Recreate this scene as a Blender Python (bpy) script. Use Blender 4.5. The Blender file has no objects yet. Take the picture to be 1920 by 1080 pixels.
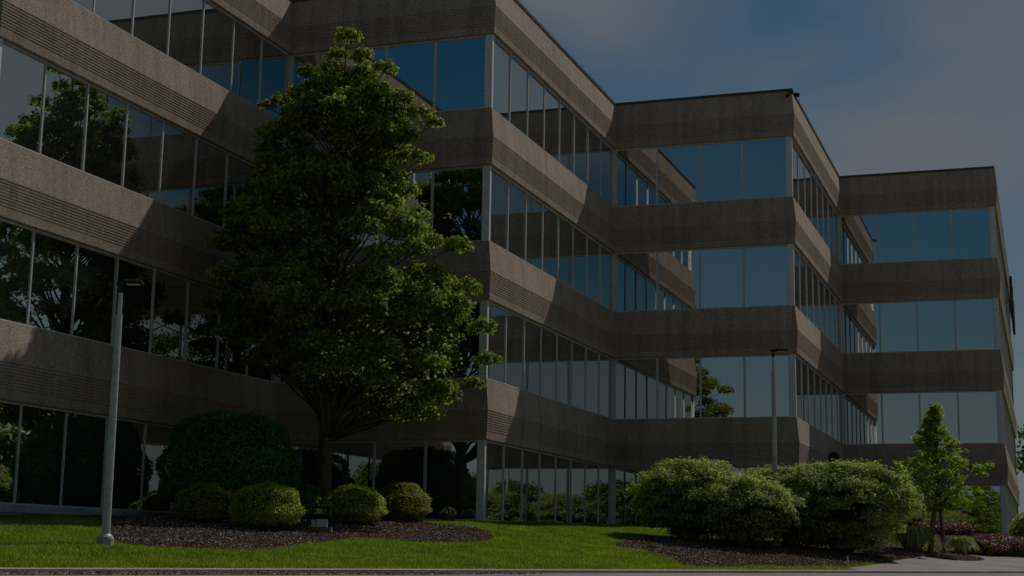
import bpy, bmesh, math, random
import numpy as np
from mathutils import Vector, Matrix, Quaternion

sc = bpy.context.scene
COL = sc.collection
R = math.radians

# ------------------------------------------------------------------ camera
cam_d = bpy.data.cameras.new("camera")
cam = bpy.data.objects.new("camera", cam_d); COL.objects.link(cam)
cam_d.sensor_width = 36.0
cam_d.lens = 2827.84 / 1920 * 36.0
cam_d.clip_start = 0.1; cam_d.clip_end = 6000
CAM = Vector((14.187, -51.044, -0.8025))
_r = Vector((0.9436634, 0.33051222, 0.01615734)); _u = Vector((0.04196511, -0.16796443, 0.98489943)); _f = Vector((-0.32823515, 0.9287355, 0.17237186))
m = Matrix((( _r.x, _u.x, -_f.x), (_r.y, _u.y, -_f.y), (_r.z, _u.z, -_f.z))).to_4x4()
m.translation = CAM
cam.matrix_world = m
sc.camera = cam

# ------------------------------------------------------------------ sky and sun
SUN_AZ = R(22.6)          # from +Y towards +X
SUN_EL = R(46.5)
sun_dir = Vector((math.sin(SUN_AZ)*math.cos(SUN_EL), math.cos(SUN_AZ)*math.cos(SUN_EL), math.sin(SUN_EL)))
w = bpy.data.worlds.new("World"); sc.world = w; w.use_nodes = True
nt = w.node_tree; nt.nodes.clear()
def N(t, **k):
    n = nt.nodes.new(t)
    for a, b in k.items(): setattr(n, a, b)
    return n
out = N('ShaderNodeOutputWorld'); bg = N('ShaderNodeBackground')
sky = N('ShaderNodeTexSky', sky_type='NISHITA', sun_disc=False)
sky.sun_elevation = SUN_EL; sky.sun_rotation = SUN_AZ
sky.air_density = 1.0; sky.dust_density = 0.6; sky.ozone_density = 1.6
tc = N('ShaderNodeTexCoord'); sep = N('ShaderNodeSeparateXYZ')
nt.links.new(tc.outputs['Generated'], sep.inputs[0])
zc = N('ShaderNodeMath', operation='ADD'); zc.inputs[1].default_value = 0.22
zm = N('ShaderNodeMath', operation='MAXIMUM'); zm.inputs[1].default_value = 0.0
nt.links.new(sep.outputs['Z'], zm.inputs[0]); nt.links.new(zm.outputs[0], zc.inputs[0])
dx = N('ShaderNodeMath', operation='DIVIDE'); dy = N('ShaderNodeMath', operation='DIVIDE')
nt.links.new(sep.outputs['X'], dx.inputs[0]); nt.links.new(zc.outputs[0], dx.inputs[1])
nt.links.new(sep.outputs['Y'], dy.inputs[0]); nt.links.new(zc.outputs[0], dy.inputs[1])
cmb = N('ShaderNodeCombineXYZ'); nt.links.new(dx.outputs[0], cmb.inputs[0]); nt.links.new(dy.outputs[0], cmb.inputs[1])
mp = N('ShaderNodeMapping'); mp.inputs['Rotation'].default_value = (0, 0, R(35)); mp.inputs['Scale'].default_value = (1.0, 0.75, 1)
mp.inputs['Location'].default_value = (2.9, 14.3, 0)
nt.links.new(cmb.outputs[0], mp.inputs[0])
no = N('ShaderNodeTexNoise'); no.inputs['Scale'].default_value = 1.5; no.inputs['Detail'].default_value = 5; no.inputs['Roughness'].default_value = 0.45
no.inputs['Distortion'].default_value = 0.3
nt.links.new(mp.outputs[0], no.inputs['Vector'])
rp = N('ShaderNodeValToRGB'); rp.color_ramp.elements[0].position = 0.39; rp.color_ramp.elements[1].position = 0.57
nt.links.new(no.outputs[0], rp.inputs[0])
cl = N('ShaderNodeMath', operation='MULTIPLY')
yf = N('ShaderNodeMapRange'); yf.inputs['From Min'].default_value = -.6; yf.inputs['From Max'].default_value = -.2; yf.inputs['To Min'].default_value = 0; yf.inputs['To Max'].default_value = .97
xo = N('ShaderNodeMath', operation='ADD'); xo.inputs[1].default_value = .12; xa = N('ShaderNodeMath', operation='ABSOLUTE')
xf = N('ShaderNodeMapRange'); xf.inputs['From Min'].default_value = .13; xf.inputs['From Max'].default_value = .30; xf.inputs['To Min'].default_value = .18; xf.inputs['To Max'].default_value = .85
nt.links.new(sep.outputs['X'], xo.inputs[0]); nt.links.new(xo.outputs[0], xa.inputs[0]); nt.links.new(xa.outputs[0], xf.inputs[0])
xm = N('ShaderNodeMath', operation='MAXIMUM'); nt.links.new(sep.outputs['Y'], yf.inputs[0]); nt.links.new(xf.outputs[0], xm.inputs[0]); nt.links.new(yf.outputs[0], xm.inputs[1]); nt.links.new(xm.outputs[0], cl.inputs[1])
nt.links.new(rp.outputs[0], cl.inputs[0])
hz = N('ShaderNodeMapRange'); hz.interpolation_type = 'SMOOTHSTEP'; hz.inputs['From Min'].default_value = 0.0; hz.inputs['From Max'].default_value = 0.19
hz.inputs['To Min'].default_value = 0.9; hz.inputs['To Max'].default_value = 0.0; nt.links.new(sep.outputs['Z'], hz.inputs[0])
cm = N('ShaderNodeMath', operation='MAXIMUM'); nt.links.new(cl.outputs[0], cm.inputs[0]); nt.links.new(hz.outputs[0], cm.inputs[1])
mx = N('ShaderNodeMix', data_type='RGBA'); mx.inputs['B'].default_value = (4.25, 4.85, 5.55, 1)
nt.links.new(cm.outputs[0], mx.inputs['Factor']); hs = N('ShaderNodeHueSaturation'); hs.inputs['Saturation'].default_value = 1.45; hs.inputs['Hue'].default_value = .488; hs.inputs['Value'].default_value = .84
nt.links.new(sky.outputs[0], hs.inputs['Color']); nt.links.new(hs.outputs[0], mx.inputs['A'])
nt.links.new(mx.outputs['Result'], bg.inputs[0]); bg.inputs[1].default_value = 0.070
nt.links.new(bg.outputs[0], out.inputs[0])

sd = bpy.data.lights.new("sun", 'SUN'); sd.energy = 5.0; sd.angle = R(0.53); sd.color = (1.0, 0.93, 0.84)
sun = bpy.data.objects.new("sun", sd); COL.objects.link(sun)
sun.rotation_euler = sun_dir.to_track_quat('Z', 'Y').to_euler()
sun.location = (60, 60, 60)

sc.view_settings.view_transform = 'Standard'; sc.view_settings.look = 'None'
sc.view_settings.gamma = 1; sc.view_settings.use_curve_mapping = False
sc.view_settings.exposure = -1.45
sc.render.engine = 'CYCLES'
sc.cycles.max_bounces = 8; sc.cycles.glossy_bounces = 5; sc.cycles.transparent_max_bounces = 4

# ------------------------------------------------------------------ helpers
def tag(o, label=None, cat=None, group=None, kind=None):
    if label: o['label'] = label
    if cat: o['category'] = cat
    if group: o['group'] = group
    if kind: o['kind'] = kind
    return o
def empty(name, loc=(0, 0, 0), rz=0):
    o = bpy.data.objects.new(name, None); COL.objects.link(o); o.location = loc; o.rotation_euler = (0, 0, rz)
    o.empty_display_size = 0.3
    return o
def link(name, me, mats, parent=None, smooth=False):
    o = bpy.data.objects.new(name, me); COL.objects.link(o)
    for mm in (mats if isinstance(mats, (list, tuple)) else [mats]): me.materials.append(mm)
    if parent: o.parent = parent
    if smooth:
        me.polygons.foreach_set('use_smooth', [True]*len(me.polygons))
    return o
class MB:
    def __init__(s): s.v = []; s.f = []; s.mi = []
    def add(s, vs, fs, mi=0):
        b = len(s.v); s.v += [tuple(x) for x in vs]; s.f += [tuple(b+i for i in f) for f in fs]; s.mi += [mi]*len(fs)
    def box(s, x0, x1, y0, y1, z0, z1, mi=0, mat=None):
        vs = [Vector(c) for c in ((x0,y0,z0),(x1,y0,z0),(x1,y1,z0),(x0,y1,z0),(x0,y0,z1),(x1,y0,z1),(x1,y1,z1),(x0,y1,z1))]
        if mat: vs = [mat @ c for c in vs]
        s.add(vs, [(0,3,2,1),(4,5,6,7),(0,1,5,4),(1,2,6,5),(2,3,7,6),(3,0,4,7)], mi)
    def tube(s, pts, rad, seg=8, mi=0, cap=True):
        pts = [Vector(p) for p in pts]; b = len(s.v); n = len(pts)
        for i, p in enumerate(pts):
            d = (pts[min(i+1, n-1)]-pts[max(i-1, 0)]).normalized()
            a = d.orthogonal().normalized() if abs(d.z) < .999 else Vector((1, 0, 0))
            if abs(d.z) > .2: a = (Vector((1, 0, 0))-d*d.x).normalized()
            c = d.cross(a)
            for k in range(seg):
                t = 2*math.pi*k/seg
                s.v.append(tuple(p+(a*math.cos(t)+c*math.sin(t))*rad[i]))
        for i in range(n-1):
            for k in range(seg):
                s.f.append((b+i*seg+k, b+i*seg+(k+1) % seg, b+(i+1)*seg+(k+1) % seg, b+(i+1)*seg+k)); s.mi.append(mi)
        if cap:
            s.f.append(tuple(b+k for k in range(seg))[::-1]); s.mi.append(mi)
            s.f.append(tuple(b+(n-1)*seg+k for k in range(seg))); s.mi.append(mi)
    def mesh(s, name):
        me = bpy.data.meshes.new(name); me.from_pydata(s.v, [], s.f)
        me.polygons.foreach_set('material_index', s.mi); me.update(); return me
    def build(s, name, mats, parent=None, smooth=False):
        return link(name, s.mesh(name), mats, parent, smooth)
def np_mesh(name, V, F):
    """V (n,3), F (m,k) arrays"""
    me = bpy.data.meshes.new(name); m_, k = F.shape
    me.vertices.add(len(V)); me.vertices.foreach_set('co', V.astype(np.float32).ravel())
    me.loops.add(m_*k); me.loops.foreach_set('vertex_index', F.astype(np.int32).ravel())
    me.polygons.add(m_); me.polygons.foreach_set('loop_start', np.arange(0, m_*k, k, dtype=np.int32))
    me.update(calc_edges=True); me.validate(); return me
def unit(a): return a/np.maximum(np.linalg.norm(a, axis=1, keepdims=True), 1e-9)
def leaves_arrays(rng, P, Nn, size, spread=0.7, aspect=0.75):
    """pointed leaf blades at P, facing roughly Nn"""
    n = len(P); nn = unit(Nn+rng.normal(0, spread, (n, 3)))
    a = unit(np.cross(nn, rng.normal(0, 1, (n, 3)))); b = np.cross(nn, a)
    L = size*rng.uniform(.6, 1.25, (n, 1)); W = L*aspect
    V = np.stack([P-a*L*.5, P+b*W*.5+nn*L*.08, P+a*L*.5-nn*L*.1, P-b*W*.5+nn*L*.08], 1).reshape(-1, 3)
    F = np.arange(4*n).reshape(-1, 4)
    return V, F

# ------------------------------------------------------------------ materials
def mat(name, base, rough=0.8, spec=0.3, metal=0.0):
    m_ = bpy.data.materials.new(name); m_.use_nodes = True
    b = m_.node_tree.nodes['Principled BSDF']
    b.inputs['Base Color'].default_value = (*base, 1); b.inputs['Roughness'].default_value = rough
    b.inputs['Specular IOR Level'].default_value = spec; b.inputs['Metallic'].default_value = metal
    return m_, m_.node_tree, b
def ramp(t, pts):
    r = t.nodes.new('ShaderNodeValToRGB'); e = r.color_ramp.elements
    while len(e) < len(pts): e.new(0.5)
    for i, (p, c) in enumerate(pts): e[i].position = p; e[i].color = (*c, 1)
    return r
def noise(t, scale, detail=3, rough=.5, vec=None, dim='3D'):
    n = t.nodes.new('ShaderNodeTexNoise'); n.inputs['Scale'].default_value = scale; n.inputs['Detail'].default_value = detail
    n.inputs['Roughness'].default_value = rough
    if vec: t.links.new(vec, n.inputs['Vector'])
    return n
def objco(t, scale=None, src='Object'):
    c = t.nodes.new('ShaderNodeTexCoord')
    if scale is None: return c.outputs[src]
    mpp = t.nodes.new('ShaderNodeMapping'); mpp.inputs['Scale'].default_value = scale
    t.links.new(c.outputs[src], mpp.inputs[0]); return mpp.outputs[0]
def mixc(t, fac, a, b, mode='MIX'):
    x = t.nodes.new('ShaderNodeMix'); x.data_type = 'RGBA'; x.blend_type = mode
    for k, v in (('Factor', fac), ('A', a), ('B', b)):
        if isinstance(v, (int, float)): x.inputs[k].default_value = v
        elif isinstance(v, tuple): x.inputs[k].default_value = (*v, 1)
        else: t.links.new(v, x.inputs[k])
    return x.outputs['Result']
def bump(t, b, h, strength=.3, dist=.02):
    x = t.nodes.new('ShaderNodeBump'); x.inputs['Strength'].default_value = strength; x.inputs['Distance'].default_value = dist
    t.links.new(h, x.inputs['Height']); t.links.new(x.outputs[0], b.inputs['Normal'])

def mk_concrete():
    m_, t, b = mat('tan_concrete', (.3, .25, .2), .9, .2)
    v = objco(t)
    big = noise(t, .35, 4, .6, v); c1 = ramp(t, [(.3, (.38, .31, .25)), (.7, (.485, .40, .325))]); t.links.new(big.outputs[0], c1.inputs[0])
    fine = noise(t, 28, 4, .75, v); c2 = ramp(t, [(.36, (.45, .44, .43)), (.60, (1.14, 1.14, 1.14))]); t.links.new(fine.outputs[0], c2.inputs[0])
    a = mixc(t, 1.0, c1.outputs[0], c2.outputs[0], 'MULTIPLY')
    st = noise(t, 1.0, 4, .6, objco(t, (3.2, 3.2, .14))); c3 = ramp(t, [(.46, (1, 1, 1)), (.66, (.74, .73, .72))]); t.links.new(st.outputs[0], c3.inputs[0])
    a = mixc(t, .8, a, c3.outputs[0], 'MULTIPLY')
    wh = noise(t, 1.0, 2, .5, objco(t, (7, 7, .25))); c4 = ramp(t, [(.735, (0, 0, 0)), (.775, (1, 1, 1))]); t.links.new(wh.outputs[0], c4.inputs[0])
    a = mixc(t, c4.outputs[0], a, (.42, .40, .37))
    t.links.new(a, b.inputs['Base Color']); bump(t, b, fine.outputs[0], .5, .012)
    return m_
def mk_glass():
    m_ = bpy.data.materials.new('reflective_glass'); m_.use_nodes = True; t = m_.node_tree; t.nodes.clear()
    o = t.nodes.new('ShaderNodeOutputMaterial'); d = t.nodes.new('ShaderNodeBsdfDiffuse'); g = t.nodes.new('ShaderNodeBsdfGlossy')
    ms = t.nodes.new('ShaderNodeMixShader'); lw = t.nodes.new('ShaderNodeFresnel'); lw.inputs[0].default_value = 1.6
    d.inputs[0].default_value = (.03, .033, .034, 1); g.inputs['Color'].default_value = (.90, .905, .875, 1); g.inputs['Roughness'].default_value = .008
    mr = t.nodes.new('ShaderNodeMapRange'); mr.inputs['From Min'].default_value = 0.05; mr.inputs['From Max'].default_value = 1; mr.inputs['To Min'].default_value = .60; mr.inputs['To Max'].default_value = .95
    t.links.new(lw.outputs[0], mr.inputs[0]); t.links.new(mr.outputs[0], ms.inputs[0])
    t.links.new(d.outputs[0], ms.inputs[1]); t.links.new(g.outputs[0], ms.inputs[2])
    n = noise(t, .55, 1, .4, objco(t)); bp = t.nodes.new('ShaderNodeBump'); bp.inputs['Strength'].default_value = .25; bp.inputs['Distance'].default_value = .012
    t.links.new(n.outputs[0], bp.inputs['Height']); t.links.new(bp.outputs[0], g.inputs['Normal'])
    t.links.new(ms.outputs[0], o.inputs[0]); return m_
def mk_metal(name, base, rough=.45, metal=.3):
    m_, t, b = mat(name, base, rough, .5, metal)
    n = noise(t, 14, 4, .6, objco(t)); c = ramp(t, [(.3, tuple(x*.75 for x in base)), (.7, tuple(min(1, x*1.12) for x in base))])
    t.links.new(n.outputs[0], c.inputs[0]); t.links.new(c.outputs[0], b.inputs['Base Color']); return m_
def mk_leaf(name, dark, light, accent=None, trans=.35, rough=.55, spec=.35):
    m_ = bpy.data.materials.new(name); m_.use_nodes = True; t = m_.node_tree; b = t.nodes['Principled BSDF']
    geo = t.nodes.new('ShaderNodeNewGeometry'); pts = [(.0, dark), (.75, light)]
    if accent: pts.append((1.0, accent))
    c = ramp(t, pts); t.links.new(geo.outputs['Random Per Island'], c.inputs[0])
    n = noise(t, 1.3, 2, .5, objco(t)); c2 = ramp(t, [(.35, (.75, .8, .75)), (.65, (1.2, 1.15, 1.05))]); t.links.new(n.outputs[0], c2.inputs[0])
    a = mixc(t, 1.0, c.outputs[0], c2.outputs[0], 'MULTIPLY')
    t.links.new(a, b.inputs['Base Color']); b.inputs['Roughness'].default_value = rough; b.inputs['Specular IOR Level'].default_value = spec
    tr = t.nodes.new('ShaderNodeBsdfTranslucent'); ac = mixc(t, 1.0, a, (1.5, 1.7, .5), 'MULTIPLY'); t.links.new(ac, tr.inputs[0])
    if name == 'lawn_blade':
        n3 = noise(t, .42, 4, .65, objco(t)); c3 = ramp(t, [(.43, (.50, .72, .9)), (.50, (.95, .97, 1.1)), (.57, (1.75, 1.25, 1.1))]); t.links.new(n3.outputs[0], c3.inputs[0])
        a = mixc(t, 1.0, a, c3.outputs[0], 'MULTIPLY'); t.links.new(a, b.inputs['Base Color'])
    ms = t.nodes.new('ShaderNodeMixShader'); ms.inputs[0].default_value = trans
    t.links.new(b.outputs[0], ms.inputs[1]); t.links.new(tr.outputs[0], ms.inputs[2])
    t.links.new(ms.outputs[0], t.nodes['Material Output'].inputs[0]); return m_
def mk_bark(name='bark', d=(.06, .045, .035), l=(.14, .11, .085)):
    m_, t, b = mat(name, d, .95, .1)
    n = noise(t, 1, 5, .65, objco(t, (28, 28, 5))); c = ramp(t, [(.35, d), (.65, l)]); t.links.new(n.outputs[0], c.inputs[0])
    t.links.new(c.outputs[0], b.inputs['Base Color']); bump(t, b, n.outputs[0], .8, .03); return m_
def mk_ground(name, cols, s1, s2, rough=.95, bs=.4, bd=.03, spec=.1):
    m_, t, b = mat(name, cols[0], rough, spec); v = objco(t)
    n = noise(t, s1, 5, .6, v); c = ramp(t, [(.3, cols[0]), (.7, cols[1])]); t.links.new(n.outputs[0], c.inputs[0])
    n2 = noise(t, s2, 3, .7, v); c2 = ramp(t, [(.35, (.6, .6, .6)), (.65, (1.3, 1.3, 1.3))]); t.links.new(n2.outputs[0], c2.inputs[0])
    a = mixc(t, 1.0, c.outputs[0], c2.outputs[0], 'MULTIPLY'); t.links.new(a, b.inputs['Base Color']); bump(t, b, n2.outputs[0], bs, bd); return m_

M = dict(
    conc=mk_concrete(), glass=mk_glass(),
    alu=mk_metal('pale_aluminium', (.62, .61, .60), .5, .2), post=mk_metal('grey_corner_metal', (.74, .75, .76), .5, .15),
    dark=mk_metal('dark_bronze_metal', (.09, .082, .075), .5, .4), galv=mk_metal('galvanised_steel', (.50, .50, .49), .6, .35),
    black=mk_metal('black_metal', (.015, .015, .016), .5, .2), white=mk_metal('white_plastic', (.65, .66, .66), .5, 0),
    plinth=mk_ground('pale_plinth_concrete', ((.34, .35, .37), (.48, .48, .48)), 1.2, 30, .9, .2, .01),
    base=mk_ground('footing_concrete', ((.35, .34, .33), (.5, .49, .47)), 3, 40, .9, .3, .01),
    roof=mk_ground('roof_membrane', ((.2, .2, .2), (.3, .3, .3)), .5, 8),
    soil=mk_ground('turf_soil', ((.08, .11, .02), (.13, .17, .03)), .5, 20, .95, .6, .04),
    asphalt=mk_ground('worn_asphalt', ((.24, .22, .205), (.33, .30, .28)), .6, 55, .92, .5, .01),
    gravel=mk_ground('coarse_gravel', ((.20, .14, .125), (.42, .34, .31)), 22, 40, .95, .6, .02),
    kerb=mk_ground('kerb_concrete', ((.40, .34, .30), (.52, .45, .41)), 1, 40, .9, .3, .01),
    paving=mk_ground('pale_paving', ((.27, .24, .22), (.36, .32, .30)), .8, 60, .92, .3, .01),
    mulchbase=mk_ground('dark_mulch', ((.05, .034, .027), (.11, .075, .06)), 9, 45, .98, 1., .05),
    maple=mk_leaf('maple_leaf', (.09, .13, .035), (.22, .27, .075), (.38, .40, .15), .5, .6, .3),
    boxw=mk_leaf('clipped_shrub_leaf', (.20, .25, .045), (.40, .44, .075), (.55, .55, .13), .5),
    boxd=mk_leaf('dull_shrub_leaf', (.15, .17, .04), (.33, .33, .07), (.48, .42, .16), .45),
    big=mk_leaf('deep_green_leaf', (.05, .15, .035), (.09, .25, .055), (.14, .32, .07), .38),
    burn=mk_leaf('loose_shrub_leaf', (.17, .20, .085), (.38, .42, .19), (.56, .58, .35), .5, .6, .25),
    young=mk_leaf('bright_young_leaf', (.13, .20, .03), (.30, .40, .05), (.44, .50, .09), .52),
    red=mk_leaf('barberry_leaf', (.06, .012, .014), (.16, .03, .032), (.28, .10, .09), .3),
    straw=mk_leaf('ornamental_grass_blade', (.20, .23, .08), (.40, .42, .18), (.55, .54, .32), .5),
    far=mk_leaf('far_tree_leaf', (.05, .09, .018), (.12, .18, .03), (.20, .25, .05), .4),
    flower=mk_leaf('white_petal', (.5, .5, .5), (.7, .7, .7), None, .2),
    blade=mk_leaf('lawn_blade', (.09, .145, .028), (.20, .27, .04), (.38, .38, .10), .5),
    chip=mk_leaf('mulch_chip', (.10, .068, .052), (.30, .215, .18), (.52, .44, .38), .0, .9, .1),
    pebble=mk_leaf('gravel_stone', (.10, .07, .06), (.42, .33, .30), (.62, .54, .50), .0, .9, .1),
    bark=mk_bark(), barkl=mk_bark('pale_bark', (.10, .075, .06), (.22, .17, .14)),
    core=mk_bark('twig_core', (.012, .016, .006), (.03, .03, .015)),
)

# ------------------------------------------------------------------ ground
ES = np.array([.4413, .8974]); EN = np.array([.8974, -.4413]); OC = np.array([0., -12.88])
def sn(X, Y):
    return (X-OC[0])*ES[0]+(Y-OC[1])*ES[1], (X-OC[0])*EN[0]+(Y-OC[1])*EN[1]
def xy(s, n): return OC[0]+s*ES[0]+n*EN[0], OC[1]+s*ES[1]+n*EN[1]
def gz(X, Y):
    s, n = sn(X, Y); s = min(max(s, -19.), 45.)
    zb = -0.03+(0.008*s if s > 0 else 0.0157*s); zk = -1.15+(s+18.4)*0.00175
    n = min(max(n, 0), 10.)
    return zb+(zk-zb)*n/10
def zroad(s, n):
    s = min(max(s, -19.), 45.); zk = -1.15+(s+18.4)*0.00175
    if n < 11.2: return zk-.035-(n-10.16)*.012
    if n < 30: return zk-.048-(n-11.2)/(30-11.2)*1.22
    return zk-1.268
sg = [-3000, -800, -200, -80, -50, -40] + [x for x in np.arange(-32, 60.1, 2)] + [80, 120, 300, 900, 3000]
def sheet(name, ng, zf, m_, dz=0., label=None):
    vs = []; fs = []
    for s in sg:
        for n in ng:
            X, Y = xy(s, n); vs.append((X, Y, zf(s, n, X, Y)+dz))
    k = len(ng)
    for i in range(len(sg)-1):
        for j in range(k-1): fs.append((i*k+j, i*k+j+1, (i+1)*k+j+1, (i+1)*k+j))
    me = bpy.data.meshes.new(name); me.from_pydata(vs, [], fs); me.update()
    o = link(name, me, m_, smooth=True); tag(o, label, kind='structure'); return o
sheet('lawn', [-3000, -600, -100, -30, -10, -5, -2, -1, 0]+[i for i in np.arange(1, 10.01, 1)], lambda s, n, X, Y: gz(X, Y), M['soil'], label='mown green lawn sloping from the office building down to the kerb')
sheet('road', [10.16, 10.6, 11.2, 13, 16, 20, 25, 30, 48, 66], lambda s, n, X, Y: zroad(s, n), M['asphalt'], label='worn grey asphalt road at the very bottom of the picture')
sheet('far_ground', [66, 90, 150, 400, 1200, 3000], lambda s, n, X, Y: zroad(s, 60), M['soil'], label='grassy ground beyond the road behind the viewer')
# kerb
def kerb():
    b = MB(); ss = list(np.arange(-60, 80.1, 2)); prof = [(9.98, -.3), (9.98, .012), (10.0, .03), (10.14, .03), (10.165, .012), (10.165, -.3)]
    for s in ss:
        for n, z in prof:
            X, Y = xy(s, n); b.v.append((X, Y, gz(*xy(s, 10.0))+z))
    k = len(prof)
    for i in range(len(ss)-1):
        for j in range(k-1): b.f.append((i*k+j, i*k+j+1, (i+1)*k+j+1, (i+1)*k+j)); b.mi.append(0)
    return tag(b.build('kerb', M['kerb']), 'pale concrete kerb between the lawn and the road', kind='structure')
kerb()
# polygons lying on the ground
def in_poly(P, X, Y):
    inside = np.zeros(len(X), bool); n = len(P)
    for i in range(n):
        x0, y0 = P[i]; x1, y1 = P[(i+1) % n]
        c = ((y0 > Y) != (y1 > Y)) & (X < (x1-x0)*(Y-y0)/((y1-y0) if y1 != y0 else 1e-9)+x0)
        inside ^= c
    return inside
def gzv(X, Y):
    s = (X-OC[0])*ES[0]+(Y-OC[1])*ES[1]; n = (X-OC[0])*EN[0]+(Y-OC[1])*EN[1]
    s = np.clip(s, -19, 45); zb = -0.03+np.where(s > 0, .008*s, .0157*s); zk = -1.15+(s+18.4)*0.00175
    return zb+(zk-zb)*np.clip(n, 0, 10)/10
def ground_poly(name, P, m_, dz, label, edge=0.0):
    bm = bmesh.new(); vs = [bm.verts.new((x, y, 0)) for x, y in P]; bm.faces.new(vs)
    bmesh.ops.triangulate(bm, faces=bm.faces[:])
    for _ in range(5):
        long_ = [e for e in bm.edges if e.calc_length() > .8]
        if not long_: break
        bmesh.ops.subdivide_edges(bm, edges=long_, cuts=1); bmesh.ops.triangulate(bm, faces=bm.faces[:])
    for v in bm.verts: v.co.z = gz(v.co.x, v.co.y)+dz+(0 if v.is_boundary else edge)
    bmesh.ops.recalc_face_normals(bm, faces=bm.faces[:])
    me = bpy.data.meshes.new(name); bm.to_mesh(me); bm.free()
    if me.polygons[0].normal.z < 0: me.flip_normals()
    return tag(link(name, me, m_), label, kind='structure')
BED1 = [(-2.2, -26.9), (-1.3, -28.0), (-.21, -28.23), (.46, -27.59), (.87, -26.82), (.83, -25.73), (.6, -23.74), (.43, -21.91), (1.01, -21.03), (2.03, -20.8), (2.34, -20.03), (2.3, -18.74), (1.99, -17.45), (1.31, -16.06), (.55, -15.36), (-.22, -15.6), (-.9, -15.2), (-1.8, -13.6), (-6.1, -13.6), (-6.1, -22.0), (-4.2, -24.2), (-3.14, -25.6), (-2.56, -26.5)]
BED2 = [(4.38, -15.47), (4.2, -14.3), (4.35, -13.0), (4.6, -11.4), (5.4, -9.5), (6.6, -7.5), (8.5, -5.0), (10.6, -4.6), (10.95, -6.0), (10.45, -9.2), (9.9, -12.6), (9.58, -14.55), (7.0, -19.7), (6.37, -17.81), (5.4, -16.6), (4.56, -16.15)]
PLAZA = [(9.70, -14.65), (10.0, -12.9), (10.4, -10.3), (10.1, -9.2), (10.6, -6.3), (11.6, -3.6), (13.2, -.9), (16.5, 6.), (24, 22), (30, 24.0), (28.35, 23.4), (26.1, 18.5)]
# keep the outer edge of the paving on the kerb line
def kpt(s): return xy(s, 9.97)
PLAZA = PLAZA[:7]+[(15.4, 3.5), (19.0, 11.0)]+[kpt(30.0), kpt(20.0), kpt(10.0), kpt(2.6)]
ground_poly('mulch_bed', BED1, M['mulchbase'], .012, 'brown bark mulch bed around the maple and the round shrubs', .02)
ground_poly('mulch_bed', BED2, M['mulchbase'], .016, 'shaded mulch bed under the loose green shrubs on the right', .02)
ground_poly('paving', PLAZA, M['paving'], .008, 'pale paved area at the lower right beside the red hedge')
BED3 = [(7.2, -6.6), (8.5, -5.0), (10.6, -4.6), (11.5, -3.3), (13.1, -.6), (15.3, 3.8), (18.8, 11.2), (20.5, 15.0), (18.0, 16.0), (12.95, 14.0), (12.95, 12.7), (6.7, 12.7), (6.6, 2.0), (6.6, -.3)]
ground_poly('mulch_bed', BED3, M['mulchbase'], .020, 'mulch bed with red shrubs between the paving and the last glass bay', .02)
RING = [(11.25+1.0*math.cos(a)*1.15*(1+.12*math.sin(3*a)), -5.2+1.5*math.sin(a)*(1+.1*math.cos(2*a))) for a in np.linspace(0, 2*math.pi, 20, endpoint=False)]
ground_poly('mulch_ring', RING, M['mulchbase'], .022, 'small ring of mulch around the young tree', .03)
# gravel gutter strip, left part
def gstrip():
    vs = []; fs = []; ss = list(np.arange(-40, -9.2, 1.5))
    for i, s in enumerate(ss):
        e = 0.9 if s < -10.5 else .35
        for n in (10.17, 10.17+e*.5, 10.17+e):
            X, Y = xy(s, n); vs.append((X, Y, zroad(s, n)+.006))
    for i in range(len(ss)-1):
        for j in range(2): fs.append((i*3+j, i*3+j+1, i*3+j+4, i*3+j+3))
    me = bpy.data.meshes.new('gravel_strip'); me.from_pydata(vs, [], fs); me.update()
    return tag(link('gravel_strip', me, M['gravel']), 'strip of coarse brown gravel along the kerb at lower left', kind='structure')
gstrip()

# footprint test
AL, BL = 12.92, 6.37
X0, X1, X2 = -BL, 0.0, BL+0.0
CH = [(-2*BL, -12.88-AL), (-BL, -12.88-AL), (-BL, -12.88), (0, -12.88), (0, 0), (6.371, 0), (6.371, 12.955), (12.694, 12.955), (12.694, 38.86)]
FOOT = CH+[(-2*BL, 38.86)]
def outside(X, Y, mrg=0.12):
    r = np.ones(len(X), bool)
    for a, b in ((0, mrg), (mrg, 0), (-mrg, 0), (0, -mrg), (mrg, -mrg)):
        r &= ~in_poly(FOOT, X+a, Y+b)
    return r

# lawn blades
rng = np.random.default_rng(7)
def lawn_blades():
    n = 420000
    S = rng.uniform(-21, 6, n); Nn = rng.uniform(-1.0, 9.97, n)
    X = OC[0]+S*ES[0]+Nn*EN[0]; Y = OC[1]+S*ES[1]+Nn*EN[1]
    jx = X+rng.normal(0, .03, n); jy = Y+rng.normal(0, .03, n)
    k = outside(X, Y, .22) & ~in_poly(BED1, jx, jy) & ~in_poly(BED2, jx, jy) & ~in_poly(PLAZA, jx, jy) & ~in_poly(BED3, jx, jy)
    X = X[k]; Y = Y[k]; n = len(X); Z = gzv(X, Y)
    h = rng.uniform(.028, .062, n)*(1+.35*np.sin(X*1.7+Y*.9)*np.sin(Y*1.3-X*.4)); a = rng.uniform(0, 2*np.pi, n); wd = rng.uniform(.004, .009, n)
    lx = rng.normal(0, .35, n)*h; ly = rng.normal(0, .35, n)*h
    V = np.stack([np.stack([X-np.cos(a)*wd, Y-np.sin(a)*wd, Z-.005], 1), np.stack([X+np.cos(a)*wd, Y+np.sin(a)*wd, Z-.005], 1), np.stack([X+lx, Y+ly, Z+h], 1)], 1).reshape(-1, 3)
    me = np_mesh('grass', V, np.arange(3*n).reshape(-1, 3))
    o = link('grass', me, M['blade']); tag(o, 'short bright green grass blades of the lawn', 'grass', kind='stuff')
lawn_blades()
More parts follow.
